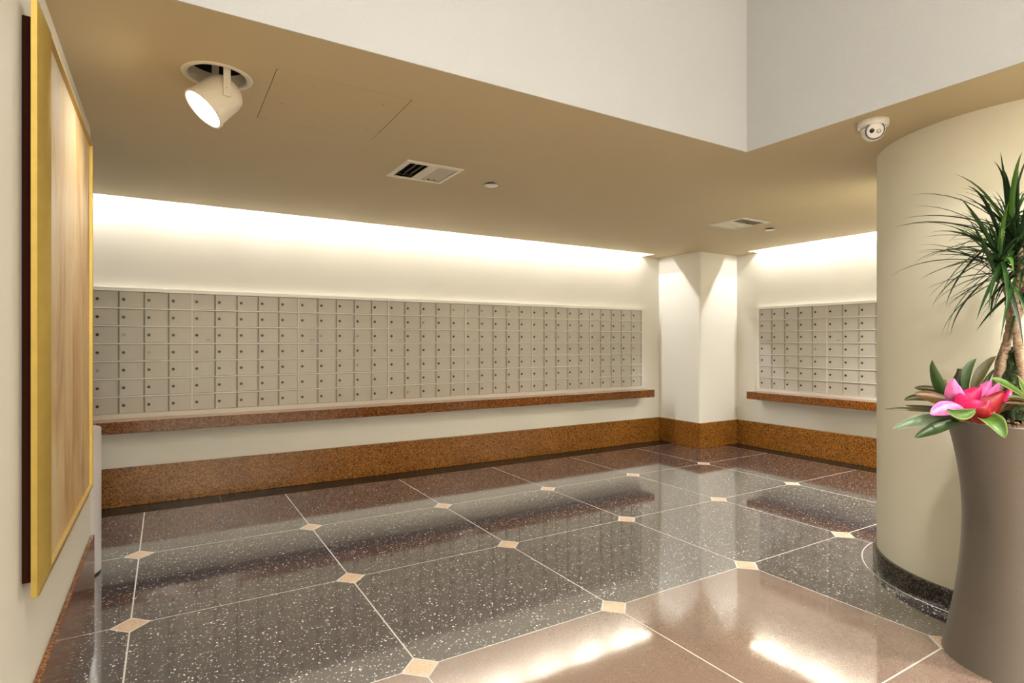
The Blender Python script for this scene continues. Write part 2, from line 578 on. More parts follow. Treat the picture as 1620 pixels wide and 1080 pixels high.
bevel_base('baseboard_back', [(XMIN, 5.635), (CXL - 0.022, 5.635), (CXL - 0.022, YA), (XMIN, YA)], 'brown granite base along the long mailbox wall')
bevel_base('baseboard_right', [(6.465, YMIN), (XB, YMIN), (XB, CYF - 0.022), (6.465, CYF - 0.022)], 'brown granite base along the short mailbox wall')
bevel_base('baseboard_column', [(CXL - 0.022, CYF - 0.022), (XB, CYF - 0.022), (XB, CYF), (CXL, CYF), (CXL, YA), (CXL - 0.022, YA)], 'brown granite base wrapping the corner column')
bevel_base('baseboard_left', [(XCW, YMIN), (XCW + 0.018, YMIN), (XCW + 0.018, YCE), (XCW, YCE)], 'polished brown granite base below the painting', 'counter_granite')

# ---- round wall with black base and floor ring
RC = (4.13, 1.245)
RW = 0.715
mt = Matrix.Translation((RC[0], RC[1], 0))
struct(MB().lathe([(RW, 0.0), (RW, ZC)], 128, mt).build('wall_round', 'curve_paint', None, True, 40), 'pale yellow round wall behind the planter')
bb = MB().lathe([(RW, 0.0), (RW + 0.02, 0.0), (RW + 0.02, 0.082), (RW + 0.016, 0.088), (RW, 0.088)], 128, mt, cap=False)
struct(bb.build('baseboard_round', 'ring_stone', None, True, 40), 'curved speckled black base of the round wall')
fr = MB().lathe([(RW, 0.0), (RW + 0.075, 0.0), (RW + 0.075, 0.0012), (RW, 0.0012)], 128, mt, cap=False)
fr.build('floor_ring', 'dark_terrazzo', floor, True, 40)
fj = MB().lathe([(RW + 0.075, 0.0), (RW + 0.081, 0.0), (RW + 0.081, 0.0008), (RW + 0.075, 0.0008)], 128, mt, cap=False)
fj.build('floor_ring_joint', 'grout', floor, True, 40)

# ================================================================== MAILBOXES
PW, PH = 0.174, 0.1438
ZB = 0.7587
UW = PW * 5
FACE = -0.030
door_me = chamfer_box(0.0055, PW - 0.0045, FACE - 0.008, FACE, 0.005, PH - 0.009, 0.0022)
# a folded hinge lip along the right edge
door_me.box(PW - 0.010, PW - 0.005, FACE - 0.0125, FACE - 0.007, 0.006, PH - 0.010)
door_me = door_me.mesh('door', 'mail_metal')
lk = MB().lathe([(0.0115, 0.0), (0.0115, 0.004), (0.0095, 0.0065), (0.0045, 0.0065), (0.0045, 0.005)], 14, Matrix.Rotation(R(90), 4, 'X'))
lock_dark = lk.mesh('lock', 'lock_dark', True, 30)
lock_light = lk.mesh('lock', 'lock_light', True, 30)
pb = MB()
for k in range(3):
    pb.box(-0.020, 0.020 - 0.006 * (k % 2), -0.0012, 0.0, 0.005 * k, 0.005 * k + 0.003)
plate_me = pb.mesh('maker_plate', 'plate_ink')
body_me = MB().box(0.0, UW, FACE, 0.0, ZB, ZB + 7 * PH).mesh('cabinet_body', 'mail_body')
fb = MB()
for r in range(8):
    z = ZB + r * PH
    fb.box(0.0, UW, FACE - 0.025, FACE, z - (0.006 if r else 0.0), z + (0.004 if r < 7 else 0.0))
for x0, x1 in ((0.0, 0.005), (UW - 0.004, UW)):
    fb.box(x0, x1, FACE - 0.015, FACE, ZB, ZB + 7 * PH)
frame_me = fb.mesh('cabinet_frame', 'mail_frame')
ORD = ['leftmost', 'second', 'third', 'fourth', 'fifth', 'sixth', 'seventh']
LIGHT_LOCKS = {(0, 2, 2), (0, 3, 3), (0, 1, 4), (2, 3, 4), (3, 4, 0), (2, 3, 2), (4, 0, 0), (4, 3, 0), (6, 3, 1), (5, 2, 6), (6, 4, 3)}


def mailbox_unit(ui, label, loc, rz, group):
    t = thing('mailbox_unit', label, 'mailbox', loc, rz, group)
    obj('cabinet_body', body_me, t)
    obj('cabinet_frame', frame_me, t)
    for r in range(7):
        for c in range(5):
            d = obj('door', door_me, t, (c * PW, 0, ZB + (6 - r) * PH))
            light_l = (ui, c, r) in LIGHT_LOCKS or rnd.random() < 0.03
            obj('lock', lock_light if light_l else lock_dark, d, (0.2 * PW, FACE - 0.008, PH * 0.49))
            if r == 2 and c == 0 and ui != 0:
                obj('maker_plate', plate_me, d, (0.72 * PW, FACE - 0.008, 0.022))
    return t


XE = 5.412
WHERE = ['leftmost, partly hidden by the painting', 'second from the painting', 'third from the painting', 'fourth from the painting, the middle one',
         'third from the corner column', 'second from the corner column', 'nearest the corner column']
for k in range(7):
    mailbox_unit(k, 'off-white mailbox unit on the long wall, ' + WHERE[k], (XE - UW * (7 - k), YA, 0), 0.0, 'mailbox units on the long wall')
YE = 4.592
for k, w in enumerate(('nearest the corner column', 'cut off by the round wall')):
    mailbox_unit(8 + k, 'off-white mailbox unit on the short right wall, ' + w, (XB, YE - UW * k, 0), R(-90), 'mailbox units on the short wall')


def surround(label, loc, rz, length, ends):
    t = struct(obj('trim_2' if loc[0] < 0 else 'trim_3', None, None, loc, (0, 0, rz)), label)
    e0 = -0.028 if ends[0] else 0.0
    e1 = length + (0.028 if ends[1] else 0.0)
    zt = ZB + 7 * PH
    MB().box(e0, e1, -0.052, 0.0, zt, zt + 0.022).build('top_rail', 'mail_frame', t)
    MB().box(e0, e1, -0.050, 0.0, 0.7225, ZB).build('bottom_rail', 'mail_frame', t)
    if ends[0]:
        MB().box(e0, 0.0, -0.050, 0.0, ZB, zt).build('end_stile', 'mail_frame', t)
    if ends[1]:
        MB().box(length, e1, -0.050, 0.0, ZB, zt).build('end_stile', 'mail_frame', t)


surround('off-white metal trim framing the long bank of mailboxes', (XE - UW * 7, YA, 0), 0.0, UW * 7, (1, 1))
surround('off-white metal trim framing the short bank of mailboxes on the right', (XB, YE, 0), R(-90), UW * 2, (1, 1))


# ---- stone shelves under the mailboxes
def slab(b_args, name, parent):
    o = MB().box(*b_args).build(name, 'counter_granite', parent)
    bv = o.modifiers.new('edge', 'BEVEL')
    bv.width = 0.004
    bv.segments = 2
    return o


t = thing('stone_shelf', 'long brown granite shelf under the mailboxes on the back wall', 'shelf', (0, YA, 0))
for x0, x1 in ((XMIN, 2.985), (2.987, 5.44)):
    slab((x0, x1, -0.255, 0.0, 0.628, 0.722), 'slab', t)
t = thing('stone_shelf', 'short brown granite shelf under the mailboxes beside the round wall', 'shelf', (XB, 0, 0))
for y0, y1 in ((1.5, 4.62),):
    slab((-0.255, 0.0, y0, y1, 0.632, 0.722), 'slab', t)

# ================================================================== LIGHT FITTINGS
bulb_me = MB().lathe([(0.006, -0.05), (0.022, -0.035), (0.026, -0.015), (0.02, 0.005), (0.012, 0.012)], 14).mesh('bulb', 'bulb_glow', True, 50)
sock_me = MB().lathe([(0.012, 0.012), (0.02, 0.014), (0.02, 0.07), (0.008, 0.07), (0.008, 0.19)], 14).mesh('socket', 'white_plastic', True, 40)


def cove_lamp(loc, label, group, power=1.0):
    t = thing('wall_wash_lamp', label, 'lamp', loc, 0, group)
    obj('bulb', bulb_me, t)
    obj('socket', sock_me, t)
    light('lamp_light', 'POINT', P_COVE * power, COVE_COL, (0, 0, -0.062), t, shadow_soft_size=0.012)


NTH = ['first', 'second', 'third', 'fourth', 'fifth', 'sixth', 'seventh', 'eighth', 'ninth', 'tenth', 'eleventh', 'twelfth']
for k in range(-3, 9):
    cove_lamp((0.142 + 0.63 * k, 5.582, 2.752), 'small lamp in the ceiling slot above the long mailbox wall, %s from the column' % NTH[8 - k], 'wall wash lamps over the long wall')
for k in range(5):
    cove_lamp((6.42, 4.42 - 0.62 * k, 2.752), 'small lamp in the ceiling slot above the short mailbox wall, %s from the column' % NTH[k], 'wall wash lamps over the short wall', 1.45)

# ---- unseen downlights added above and behind the viewer as fill light
can_me = MB().lathe([(0.26, -0.02), (0.29, -0.02), (0.29, 0.0), (0.26, 0.0)], 32, None, True).mesh('trim_ring', 'white_plastic', True, 40)
dif_me = MB().lathe([(0.255, -0.012), (0.255, -0.004)], 32).mesh('diffuser', 'fill_glow')
for k, (x, y) in enumerate(((0.3, -0.5), (0.1, -3.1), (1.4, -3.1), (0.1, -4.5), (1.4, -4.5), (0.1, -5.8), (1.4, -5.8))):
    t = thing('lobby_fill_light', 'large round fill light added out of view in the tall lobby ceiling, ' + ('nearest the upper wall corner' if k == 0 else '%s row back, %s side' % (NTH[(k - 1) // 2], 'painting' if k % 2 else 'planter')), 'lamp', (x, y, ZU), 0, 'added lobby fill lights')
    obj('trim_ring', can_me, t)
    obj('diffuser', dif_me, t)
    light('fill_light', 'AREA', P_LOBBY_FILL * (0.66 if y > -1 else 1.0), NEUTRAL, (0, 0, -0.03), t, shape='DISK', size=0.5, spread=R(134))
small_ring = MB().lathe([(0.075, -0.008), (0.095, -0.006), (0.095, 0.0), (0.075, 0.0)], 28, None, True).mesh('trim_ring', 'white_plastic', True, 40)
small_dif = MB().lathe([(0.073, -0.006), (0.073, -0.002)], 28).mesh('diffuser', 'fill_glow')
for x, y, w in ((3.5, -0.2, 'in front of the planter'), (4.7, -0.5, 'to the right of the round wall'), (4.82, 2.2, 'hidden behind the round wall')):  # unseen downlights added to brighten the round wall and the short mailbox wall
    t = thing('ceiling_fill_light', 'small round fill light added out of view in the low ceiling ' + w, 'lamp', (x, y, ZC), 0, 'added low ceiling fill lights')
    obj('trim_ring', small_ring, t)
    obj('diffuser', small_dif, t)
    light('fill_light', 'AREA', P_LOW_FILL * (0.9 if y > 1 else 1.0), NEUTRAL, (0, 0, -0.02), t, shape='DISK', size=0.14, spread=R(140))

# ---- adjustable art spotlight
t = thing('ceiling_spotlight', 'cream adjustable recessed spotlight aimed at the gold framed painting', 'spotlight', (SPX, SPY, ZC))
MB().lathe([(SPR - 0.002, 0.016), (SPR - 0.002, -0.003), (SPR + 0.006, -0.006), (SPR + 0.018, -0.003), (SPR + 0.02, 0.0), (SPR + 0.004, 0.0)], 48, None, True).build('trim_ring', 'fixture_paint', t, True, 40)
MB().lathe([(SPR - 0.003, 0.0), (SPR - 0.003, 0.055), (SPR - 0.006, 0.055), (SPR - 0.006, 0.0)], 48, None, True).build('collar', 'fixture_paint', t, True, 40)
MB().lathe([(SPR + 0.015, 0.018), (SPR + 0.015, 0.24), (0.0, 0.24)], 40, None, False, False).build('recess_can', 'dark_void', t, True, 40)
aim = Vector((-0.66, -0.12, -0.74)).normalized()
hb = Vector((0.052, 0.0, -0.038))          # back of the head
q = aim.to_track_quat('Z', 'Y').to_matrix().to_4x4()
hm = Matrix.Translation(hb) @ q
MB().lathe([(0.0, -0.012), (0.030, -0.010), (0.058, 0.0), (0.076, 0.02), (0.082, 0.045), (0.086, 0.150), (0.091, 0.153), (0.091, 0.165), (0.083, 0.165), (0.081, 0.150), (0.074, 0.045)], 48, hm, False, False).build('head', 'fixture_paint', t, True, 35)
MB().lathe([(0.081, 0.150), (0.081, 0.155)], 40, hm).build('lens', 'spot_glow', t)
side = Vector((0.5176, 0.8556, 0))        # bracket arms on both sides of the head
mid = hb + aim * 0.06
perp = Vector((0, 0, 1)).cross(aim).normalized()
for s in (-1, 1):
    b0 = mid + perp * (0.088 * s)
    br = MB()
    w = Vector((perp.y, -perp.x, 0)).normalized() * 0.014
    th = perp * (0.003 * s)
    top = Vector((b0.x, b0.y, 0.15))
    low = Vector((b0.x, b0.y, b0.z - 0.03))
    pts = [low - w, low + w, top + w, top - w]
    base = len(br.v)
    br.v += [tuple(p_) for p_ in pts] + [tuple(p_ + th) for p_ in pts]
    br.f += [[0, 1, 2, 3], [7, 6, 5, 4], [0, 4, 5, 1], [1, 5, 6, 2], [2, 6, 7, 3], [3, 7, 4, 0]]
    arm = br.build('bracket_arm', 'fixture_paint', t)
    MB().lathe([(0.006, 0.0), (0.006, 0.004), (0.003, 0.006)], 12, Matrix.Translation(b0 + th) @ (perp * s).to_track_quat('Z', 'Y').to_matrix().to_4x4()).build('screw', 'steel', arm, True, 40)
lp = hb + aim * 0.175
sl = light('spot_light', 'SPOT', P_SPOT, (1.0, 0.93, 0.80), lp, t, aim.to_track_quat('-Z', 'Y').to_euler(), spot_size=R(100), spot_blend=0.8, shadow_soft_size=0.05)

# ================================================================== CEILING FITTINGS
# ---- access panel
t = thing('access_panel', 'flush square access panel in the beige ceiling', 'panel', ((PAN[0] + PAN[1]) / 2, (PAN[2] + PAN[3]) / 2, ZC))
hx, hy = (PAN[1] - PAN[0]) / 2 - 0.003, (PAN[3] - PAN[2]) / 2 - 0.003
MB().box(-hx, hx, -hy, hy, 0.0005, 0.014).build('panel', 'ceiling_paint', t)
for sx, sy in ((-0.13, -0.22), (0.20, -0.18), (-0.22, 0.05), (0.22, 0.16)):
    MB().lathe([(0.004, -0.0015), (0.006, 0.0), (0.006, 0.0006)], 10, Matrix.Translation((sx, sy, 0))).build('screw', 'lock_light', t)


# ---- supply air registers
def vent(label, v, rz):
    t = thing('air_vent', label, 'vent', (v[0], v[1], ZC), rz, 'ceiling air vents')
    i, o_ = 0.165, 0.20
    f = MB()
    prof = [(i, 0.014), (i, -0.008), (i + 0.006, -0.011), (o_ - 0.004, -0.006), (o_, -0.0005)]
    for a, b_ in zip(prof[:-1], prof[1:]):
        ca = [(-a[0], -a[0]), (a[0], -a[0]), (a[0], a[0]), (-a[0], a[0])]
        cc = [(-b_[0], -b_[0]), (b_[0], -b_[0]), (b_[0], b_[0]), (-b_[0], b_[0])]
        for k in range(4):
            k2 = (k + 1) % 4
            f.poly([(*ca[k], a[1]), (*ca[k2], a[1]), (*cc[k2], b_[1]), (*cc[k], b_[1])])
    f.build('frame', 'fixture_paint', t)
    d = MB()
    L = i + 0.004
    d.poly([(-L, -L, 0.16), (L, -L, 0.16), (L, L, 0.16), (-L, L, 0.16)])
    for k in range(4):
        cr = [(-L, -L), (L, -L), (L, L), (-L, L)]
        a, b_ = cr[k], cr[(k + 1) % 4]
        d.poly([(*a, 0.017), (*b_, 0.017), (*b_, 0.16), (*a, 0.16)])
    d.build('duct', 'dark_void', t)
    for s in (-1, 1):
        for k in range(3):
            x = s * (0.052 + 0.045 * k)
            sm = MB()
            # curved blade: lower edge leans outward
            pts = [(x + s * 0.016, -0.006), (x + s * 0.008, 0.001), (x - s * 0.006, 0.014), (x - s * 0.013, 0.030)]
            for p0, p1 in zip(pts[:-1], pts[1:]):
                for y0, y1 in ((-i, i),):
                    e = 0.0014
                    sm.poly([(p0[0], y0, p0[1]), (p1[0], y0, p1[1]), (p1[0], y1, p1[1]), (p0[0], y1, p0[1])])
                    sm.poly([(p0[0] + e, y0, p0[1]), (p0[0] + e, y1, p0[1]), (p1[0] + e, y1, p1[1]), (p1[0] + e, y0, p1[1])])
            sm.build('slat', 'fixture_paint', t)
    MB().box(-0.036, 0.036, -i, i, -0.004, -0.002).build('centre_plate', 'fixture_paint', t)
    return t


vent('square ceiling air vent near the small round cover over the long wall', V1, 0.0)
vent('square ceiling air vent near the corner column', V2, R(90))


# ---- flat round sprinkler covers
def cover(label, x, y):
    t = thing('sprinkler_cover', label, 'sprinkler', (x, y, ZC), 0, 'sprinkler covers')
    MB().lathe([(0.0, -0.016), (0.045, -0.0155), (0.049, -0.0135), (0.049, -0.0115), (0.0, -0.0115)], 32, None, False, False).build('cover_plate', 'white_plastic', t, True, 35)
    MB().lathe([(0.032, -0.0115), (0.032, 0.0)], 24).build('cup', 'dark_void', t, True, 35)


cover('small round white sprinkler cover to the right of the nearer air vent', 2.007, 3.609)
cover('small round white sprinkler cover beside the vent near the column', 5.207, 3.587)

# ---- turret security camera
t = thing('security_camera', 'white turret security camera on the low ceiling beside the opening', 'camera', (3.13, 1.565, ZC))
MB().lathe([(0.0, -0.036), (0.058, -0.036), (0.068, -0.030), (0.072, -0.020), (0.072, -0.004), (0.070, 0.0), (0.0, 0.0)], 48, None, False, False).build('base', 'white_plastic', t, True, 35)
fd = Vector((-0.80, -0.62, -0.50)).normalized()
ctr = Vector((0, 0, -0.040))
dome = MB()
prof = [(0.056 * math.cos(R(a)), -0.056 * 1.08 * math.sin(R(a))) for a in range(90, -1, -10)]
prof = [(max(r_, 0.0005), z_) for r_, z_ in prof]
dome.lathe(prof, 48, Matrix.Translation(ctr), False, False)
dome.build('housing', 'white_plastic', t, True, 50)
fq = fd.to_track_quat('Z', 'Y').to_matrix().to_4x4()
fm = Matrix.Translation(ctr) @ fq
ball = MB().lathe([(0.040, 0.030), (0.0405, 0.046), (0.036, 0.0545), (0.033, 0.056), (0.0, 0.0565)], 40, fm, False, False).build('eyeball', 'white_plastic', t, True, 35)
MB().lathe([(0.0405, 0.043), (0.0435, 0.045), (0.0435, 0.0475), (0.0405, 0.048)], 40, fm, True).build('seam_ring', 'dark_void', t, True, 35)
rt = Vector((0.8556, -0.5176, 0))
rt = (rt - fd * rt.dot(fd)).normalized()
for s, mname, nm, r_ in ((-1, 'black_glass', 'lens', 0.0115), (1, 'steel', 'infrared_window', 0.0085)):
    lm = Matrix.Translation(ctr + rt * (0.0155 * s)) @ fq
    MB().lathe([(r_ + 0.0025, 0.056), (r_ + 0.0025, 0.058), (r_, 0.0585), (r_, 0.0565)], 24, lm, True).build('bezel', 'lock_light' if s > 0 else 'white_plastic', ball, True, 35)
    MB().lathe([(r_, 0.056), (r_ * 0.7, 0.0585), (0.001, 0.060)], 24, lm).build(nm, mname, ball, True, 50)

# ================================================================== PAINTING
t = thing('framed_painting', 'tall abstract ochre painting in a gold frame on the left wall', 'painting', (XCW, 2.635, 0.64))
Y0, Y1, Z0, Z1 = 2.03 - 2.635, 3.24 - 2.635, 0.643 - 0.64, 2.292 - 0.64
ox = -0.318 - XCW
prof = [(0.0, 0.0, 0), (0.0, 0.014, 0), (0.005, 0.018, 0), (0.012, 0.016, 1), (0.016, 0.020, 1), (0.058, 0.037, 1), (0.064, 0.036, 1), (0.066, 0.026, 1), (0.066, 0.0, 1)]
corners = [(Y0, Z0, 1, 1), (Y1, Z0, -1, 1), (Y1, Z1, -1, -1), (Y0, Z1, 1, -1)]
for k, nm in enumerate(('bottom_rail', 'far_stile', 'top_rail', 'near_stile')):
    a, c = corners[k], corners[(k + 1) % 4]
    fbm = MB()
    m = len(prof)
    for (cy, cz, sy, sz) in (a, c):
        fbm.v += [(ox + d_, cy + sy * w_, cz + sz * w_) for w_, d_, _ in prof]
    for i_ in range(m):
        j_ = (i_ + 1) % m
        fbm.f.append([i_, i_ + m, j_ + m, j_])
    fbm.f.append(list(range(m)))
    fbm.f.append(list(range(m, 2 * m))[::-1])
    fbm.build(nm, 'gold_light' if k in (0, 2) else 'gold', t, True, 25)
inn = MB().box(ox + 0.004, ox + 0.024, Y0 + 0.064, Y1 - 0.064, Z0 + 0.064, Z1 - 0.064).build('canvas', 'canvas_paint', t)
MB().box(0.001, ox + 0.002, Y0 + 0.045, Y1 - 0.045, Z0 + 0.03, Z1 - 0.03).build('backing_box', 'dark_wood', t)

# ================================================================== BIN
t = thing('waste_bin', 'tall cylindrical brushed steel waste bin beside the end of the painting wall', 'bin', (-0.527, 4.15, 0))
MB().lathe([(0.192, 0.0), (0.192, 0.012), (0.2, 0.014), (0.2, 0.835), (0.1975, 0.843), (0.19, 0.846)], 64, None, False, False).build('shell', 'steel', t, True, 35)
MB().lathe([(0.192, 0.0), (0.1945, 0.0), (0.1945, 0.013), (0.192, 0.013)], 64, None, True).build('base_ring', 'dark_void', t, True, 35)
MB().lathe([(0.1905, 0.846), (0.186, 0.848), (0.150, 0.842), (0.13, 0.838), (0.128, 0.80)], 64, None, False, False).build('rim', 'steel', t, True, 35)
MB().lathe([(0.13, 0.70), (0.1295, 0.836)], 48, None, False, True).build('liner', 'dark_void', t, True, 35)

# ================================================================== PLANTER AND PLANTS
PC = Vector((3.095, 0.935, 0))
ER = Vector((0.8556, -0.5176, 0))
EF = Vector((0.5176, 0.8556, 0))
EZ = Vector((0, 0, 1))
ZR = 1.012


def loc3(u, v, f=0.0):
    """a spot in the planter: u to the right and v down on a sketch, f metres away; the sketch scale grows with f"""
    k = (2.402 + f) / 905.0
    return ER * ((u - 810) * k - 2.164) + EZ * (1.35 - (v - 540) * k) + EF * f


t = thing('planter', 'tall waisted brushed grey metal planter beside the round wall', 'planter', PC)
pl_thing = t
pr = []
for k in range(41):
    z = ZR * k / 40
    zn = (z - 0.60) / (0.60 if z < 0.60 else 0.42)
    rb = 0.218 + (0.073 if z < 0.6 else 0.060) * abs(zn) ** 1.9
    pr.append((rb, z))
pr += [(pr[-1][0] - 0.002, ZR + 0.003), (pr[-1][0] - 0.010, ZR + 0.003), (pr[-1][0] - 0.012, ZR), (pr[-1][0] - 0.030, ZR - 0.10)]
MB().lathe(pr, 96, None, False, False).build('vessel', 'planter_metal', t, True, 35)
# soil
sb = MB()
ns, nr = 48, 12
for i_ in range(nr + 1):
    for k in range(ns):
        a = 2 * math.pi * k / ns
        r_ = 0.262 * i_ / nr
        z = ZR - 0.020 + 0.012 * (rnd.random() - 0.5) + 0.02 * (1 - i_ / nr)
        sb.v.append((r_ * math.cos(a), r_ * math.sin(a), z))
for i_ in range(nr):
    for k in range(ns):
        k2 = (k + 1) % ns
        sb.f.append([i_ * ns + k, (i_ + 1) * ns + k, (i_ + 1) * ns + k2, i_ * ns + k2])
soil = sb.build('soil', 'soil', t, True)
ch = MB()
for k in range(260):
    a, r_ = rnd.random() * 6.283, 0.25 * math.sqrt(rnd.random())
    c = Vector((r_ * math.cos(a), r_ * math.sin(a), ZR - 0.012 + 0.018 * (1 - r_ / 0.25) + 0.008 * rnd.random()))
    s = 0.006 + 0.010 * rnd.random()
    rm = Matrix.Rotation(rnd.random() * 6.28, 3, Vector((rnd.random() - 0.5, rnd.random() - 0.5, rnd.random() - 0.5)).normalized())
    b0 = len(ch.v)
    for dx, dy, dz in ((-1, -.6, -.3), (1, -.5, -.3), (1.1, .6, -.3), (-.9, .5, -.3), (-.8, -.4, .35), (.8, -.5, .3), (.9, .4, .35), (-1, .6, .3)):
        ch.v.append(tuple(c + rm @ Vector((dx, dy, dz)) * s))
    for qd in ((0, 3, 2, 1), (4, 5, 6, 7), (0, 1, 5, 4), (1, 2, 6, 5), (2, 3, 7, 6), (3, 0, 4, 7)):
        ch.f.append([b0 + i_ for i_ in qd])
co = ch.build('bark_mulch', 'bark_chip', t)
co['kind'] = 'stuff'


# ---- dracaena
dr = thing('dracaena_tree', 'dracaena with twisted trunks and narrow arching leaves in the metal planter', 'plant', PC + Vector((0, 0, ZR - 0.02)))
D0 = Vector((0, 0, -(ZR - 0.02)))
TR = [
    ([(1583, 650, .02), (1584, 590, .02), (1592, 545, .02), (1598, 515, .01), (1597, 480, .00), (1592, 445, .0), (1586, 430, .0), (1583, 408, .0)], .016),
    ([(1622, 650, -.03), (1617, 590, -.03), (1610, 540, -.03), (1607, 500, -.03), (1606, 470, -.03), (1612, 440, -.03), (1616, 415, -.03), (1612, 392, -.02)], .0155),
    ([(1573, 650, .04), (1580, 580, .05), (1593, 540, .05), (1607, 510, .04), (1616, 480, .03), (1622, 450, .03), (1632, 420, .04), (1640, 398, .04)], .014),
    ([(1650, 650, .0), (1644, 560, .02), (1632, 500, .02), (1620, 450, .01), (1608, 410, .03), (1600, 380, .04), (1597, 358, .04)], .014),
]


def smooth(pts, m=6):
    out = []
    P_ = [pts[0]] + list(pts) + [pts[-1]]
    for i_ in range(1, len(P_) - 2):
        for k in range(m):
            s = k / m
            a, b_, c, d = P_[i_ - 1], P_[i_], P_[i_ + 1], P_[i_ + 2]
            out.append(0.5 * ((2 * b_) + (c - a) * s + (2 * a - 5 * b_ + 4 * c - d) * s * s + (3 * b_ - a - 3 * c + d) * s ** 3))
    out.append(Vector(pts[-1]))
    return out


heads = []
for pts, r0 in TR:
    P3 = smooth([loc3(*p_) + D0 for p_ in pts])
    nn = len(P3)
    rr_ = [r0 * (1.15 - 0.4 * k / nn) * (1 + 0.10 * math.sin(k * 1.9) + 0.06 * math.sin(k * 4.3)) for k in range(nn)]
    MB().tube(P3, rr_, 12, 0.14).build('trunk', 'trunk_bark', dr, True)
    heads.append(P3[-1])


def strap_mesh(elev, length, w, droop, fold, mat, seed):
    """narrow leaf growing along +x from the origin at an elevation, bending down under its weight"""
    m = 9
    b = MB()
    x = z = 0.0
    ang = R(elev)
    for i_ in range(m + 1):
        s = i_ / m
        wd = w * (0.55 + 1.8 * s * (1 - s) if s < 0.5 else 1.0) * (1 - max(0, (s - 0.45) / 0.55) ** 1.6)
        wd = max(wd, 0.0004)
        nx, nz = -math.sin(ang), math.cos(ang)
        b.v += [(x + nx * fold * wd, -wd / 2, z + nz * fold * wd), (x, 0, z), (x + nx * fold * wd, wd / 2, z + nz * fold * wd)]
        x += math.cos(ang) * length / m
        z += math.sin(ang) * length / m
        ang -= R(droop) * (0.4 + 1.2 * s) / m
    for i_ in range(m):
        a = i_ * 3
        b.f += [[a, a + 3, a + 4, a + 1], [a + 1, a + 4, a + 5, a + 2]]
    return b.mesh('leaf', mat, True)


TEMPL = []
for k in range(22):
    e = (85, 75, 62, 50, 38, 26, 14, 4, -8, -22, -40)[k % 11]
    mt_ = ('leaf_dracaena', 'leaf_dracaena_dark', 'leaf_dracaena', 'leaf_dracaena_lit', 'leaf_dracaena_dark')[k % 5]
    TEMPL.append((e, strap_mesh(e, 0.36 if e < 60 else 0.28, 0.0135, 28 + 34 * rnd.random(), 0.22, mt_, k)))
WALL_DIR = math.atan2(RC[1] - PC.y, RC[0] - PC.x)
for hi_, hd in enumerate(heads):
    cnt = (76, 72, 64, 70)[hi_]
    for k in range(cnt):
        e, me = TEMPL[rnd.randrange(len(TEMPL))]
        az = 2 * math.pi * (k * 0.381966 + rnd.random() * 0.15)
        dz = rnd.random()
        s = 0.78 + 0.48 * rnd.random()
        dlt = abs((az - WALL_DIR + math.pi) % (2 * math.pi) - math.pi)
        if dlt < R(65):
            s = min(s, 0.70)
        lo = hd + Vector((0, 0, -0.11 + 0.135 * dz)) + ER * rnd.uniform(-.012, .012)
        o = obj('leaf', me, dr, lo, (R(rnd.uniform(-25, 25)) * 0.4, 0, az), (s, s * rnd.uniform(0.8, 1.25), s))


# ---- broad leaves of the bromeliads
def blade(name, parent, a, c, b_, width, mat, side=None, cup=0.25, tipw=0.0, base_w=0.5, nseg=12, nac=6, twist=0.0):
    """bent blade from a (base) over c (control) to b_ (tip)"""
    a, c, b_ = Vector(a), Vector(c), Vector(b_)
    mb = MB()
    uvs = []
    for i_ in range(nseg + 1):
        s = i_ / nseg
        p = a * (1 - s) ** 2 + c * 2 * s * (1 - s) + b_ * s * s
        tg = ((c - a) * (1 - s) + (b_ - c) * s).normalized()
        sd = side if side is not None else ER
        sd = Vector(sd)
        sd = (sd - tg * sd.dot(tg)).normalized()
        nm = tg.cross(sd).normalized()
        if twist:
            rm = Matrix.Rotation(twist * s, 3, tg)
            sd, nm = rm @ sd, rm @ nm
        if s < 0.55:
            wd = base_w + (1 - base_w) * math.sin(s / 0.55 * math.pi / 2)
        else:
            q_ = (s - 0.55) / 0.45
            wd = max(tipw, math.sqrt(max(0.0, 1 - q_ ** 1.8)) * (1 - 0.35 * q_))
        wd = max(wd, 0.02) * width
        for k in range(nac + 1):
            x = k / nac - 0.5
            cu = cup * wd * (4 * x * x)
            mb.v.append(tuple(p + sd * (x * wd) + nm * cu))
            uvs.append((k / nac, s))
    for i_ in range(nseg):
        for k in range(nac):
            q0 = i_ * (nac + 1) + k
            mb.f.append([q0, q0 + 1, q0 + nac + 2, q0 + nac + 1])
    me = mb.mesh(name, mat, True)
    uvl = me.uv_layers.new(name='UVMap')
    for l in me.loops:
        uvl.data[l.index].uv = uvs[l.vertex_index]
    return obj(name, me, parent)


def crop(x, y, f):
    return loc3(1390 + x / 7.043, 550 + y / 7.043, f)


KP = 0.00267 / 7.043
bp = loc3(1553, 668, -0.10)
bro = thing('bromeliad', 'bromeliad with pink and magenta central leaves in the planter', 'plant', PC + bp)
B0 = -bp


def bl(name, a, c, b_, w, mat, **kw):
    return blade(name, bro, crop(*a) + B0, crop(*c) + B0, crop(*b_) + B0, w * KP, mat, **kw)


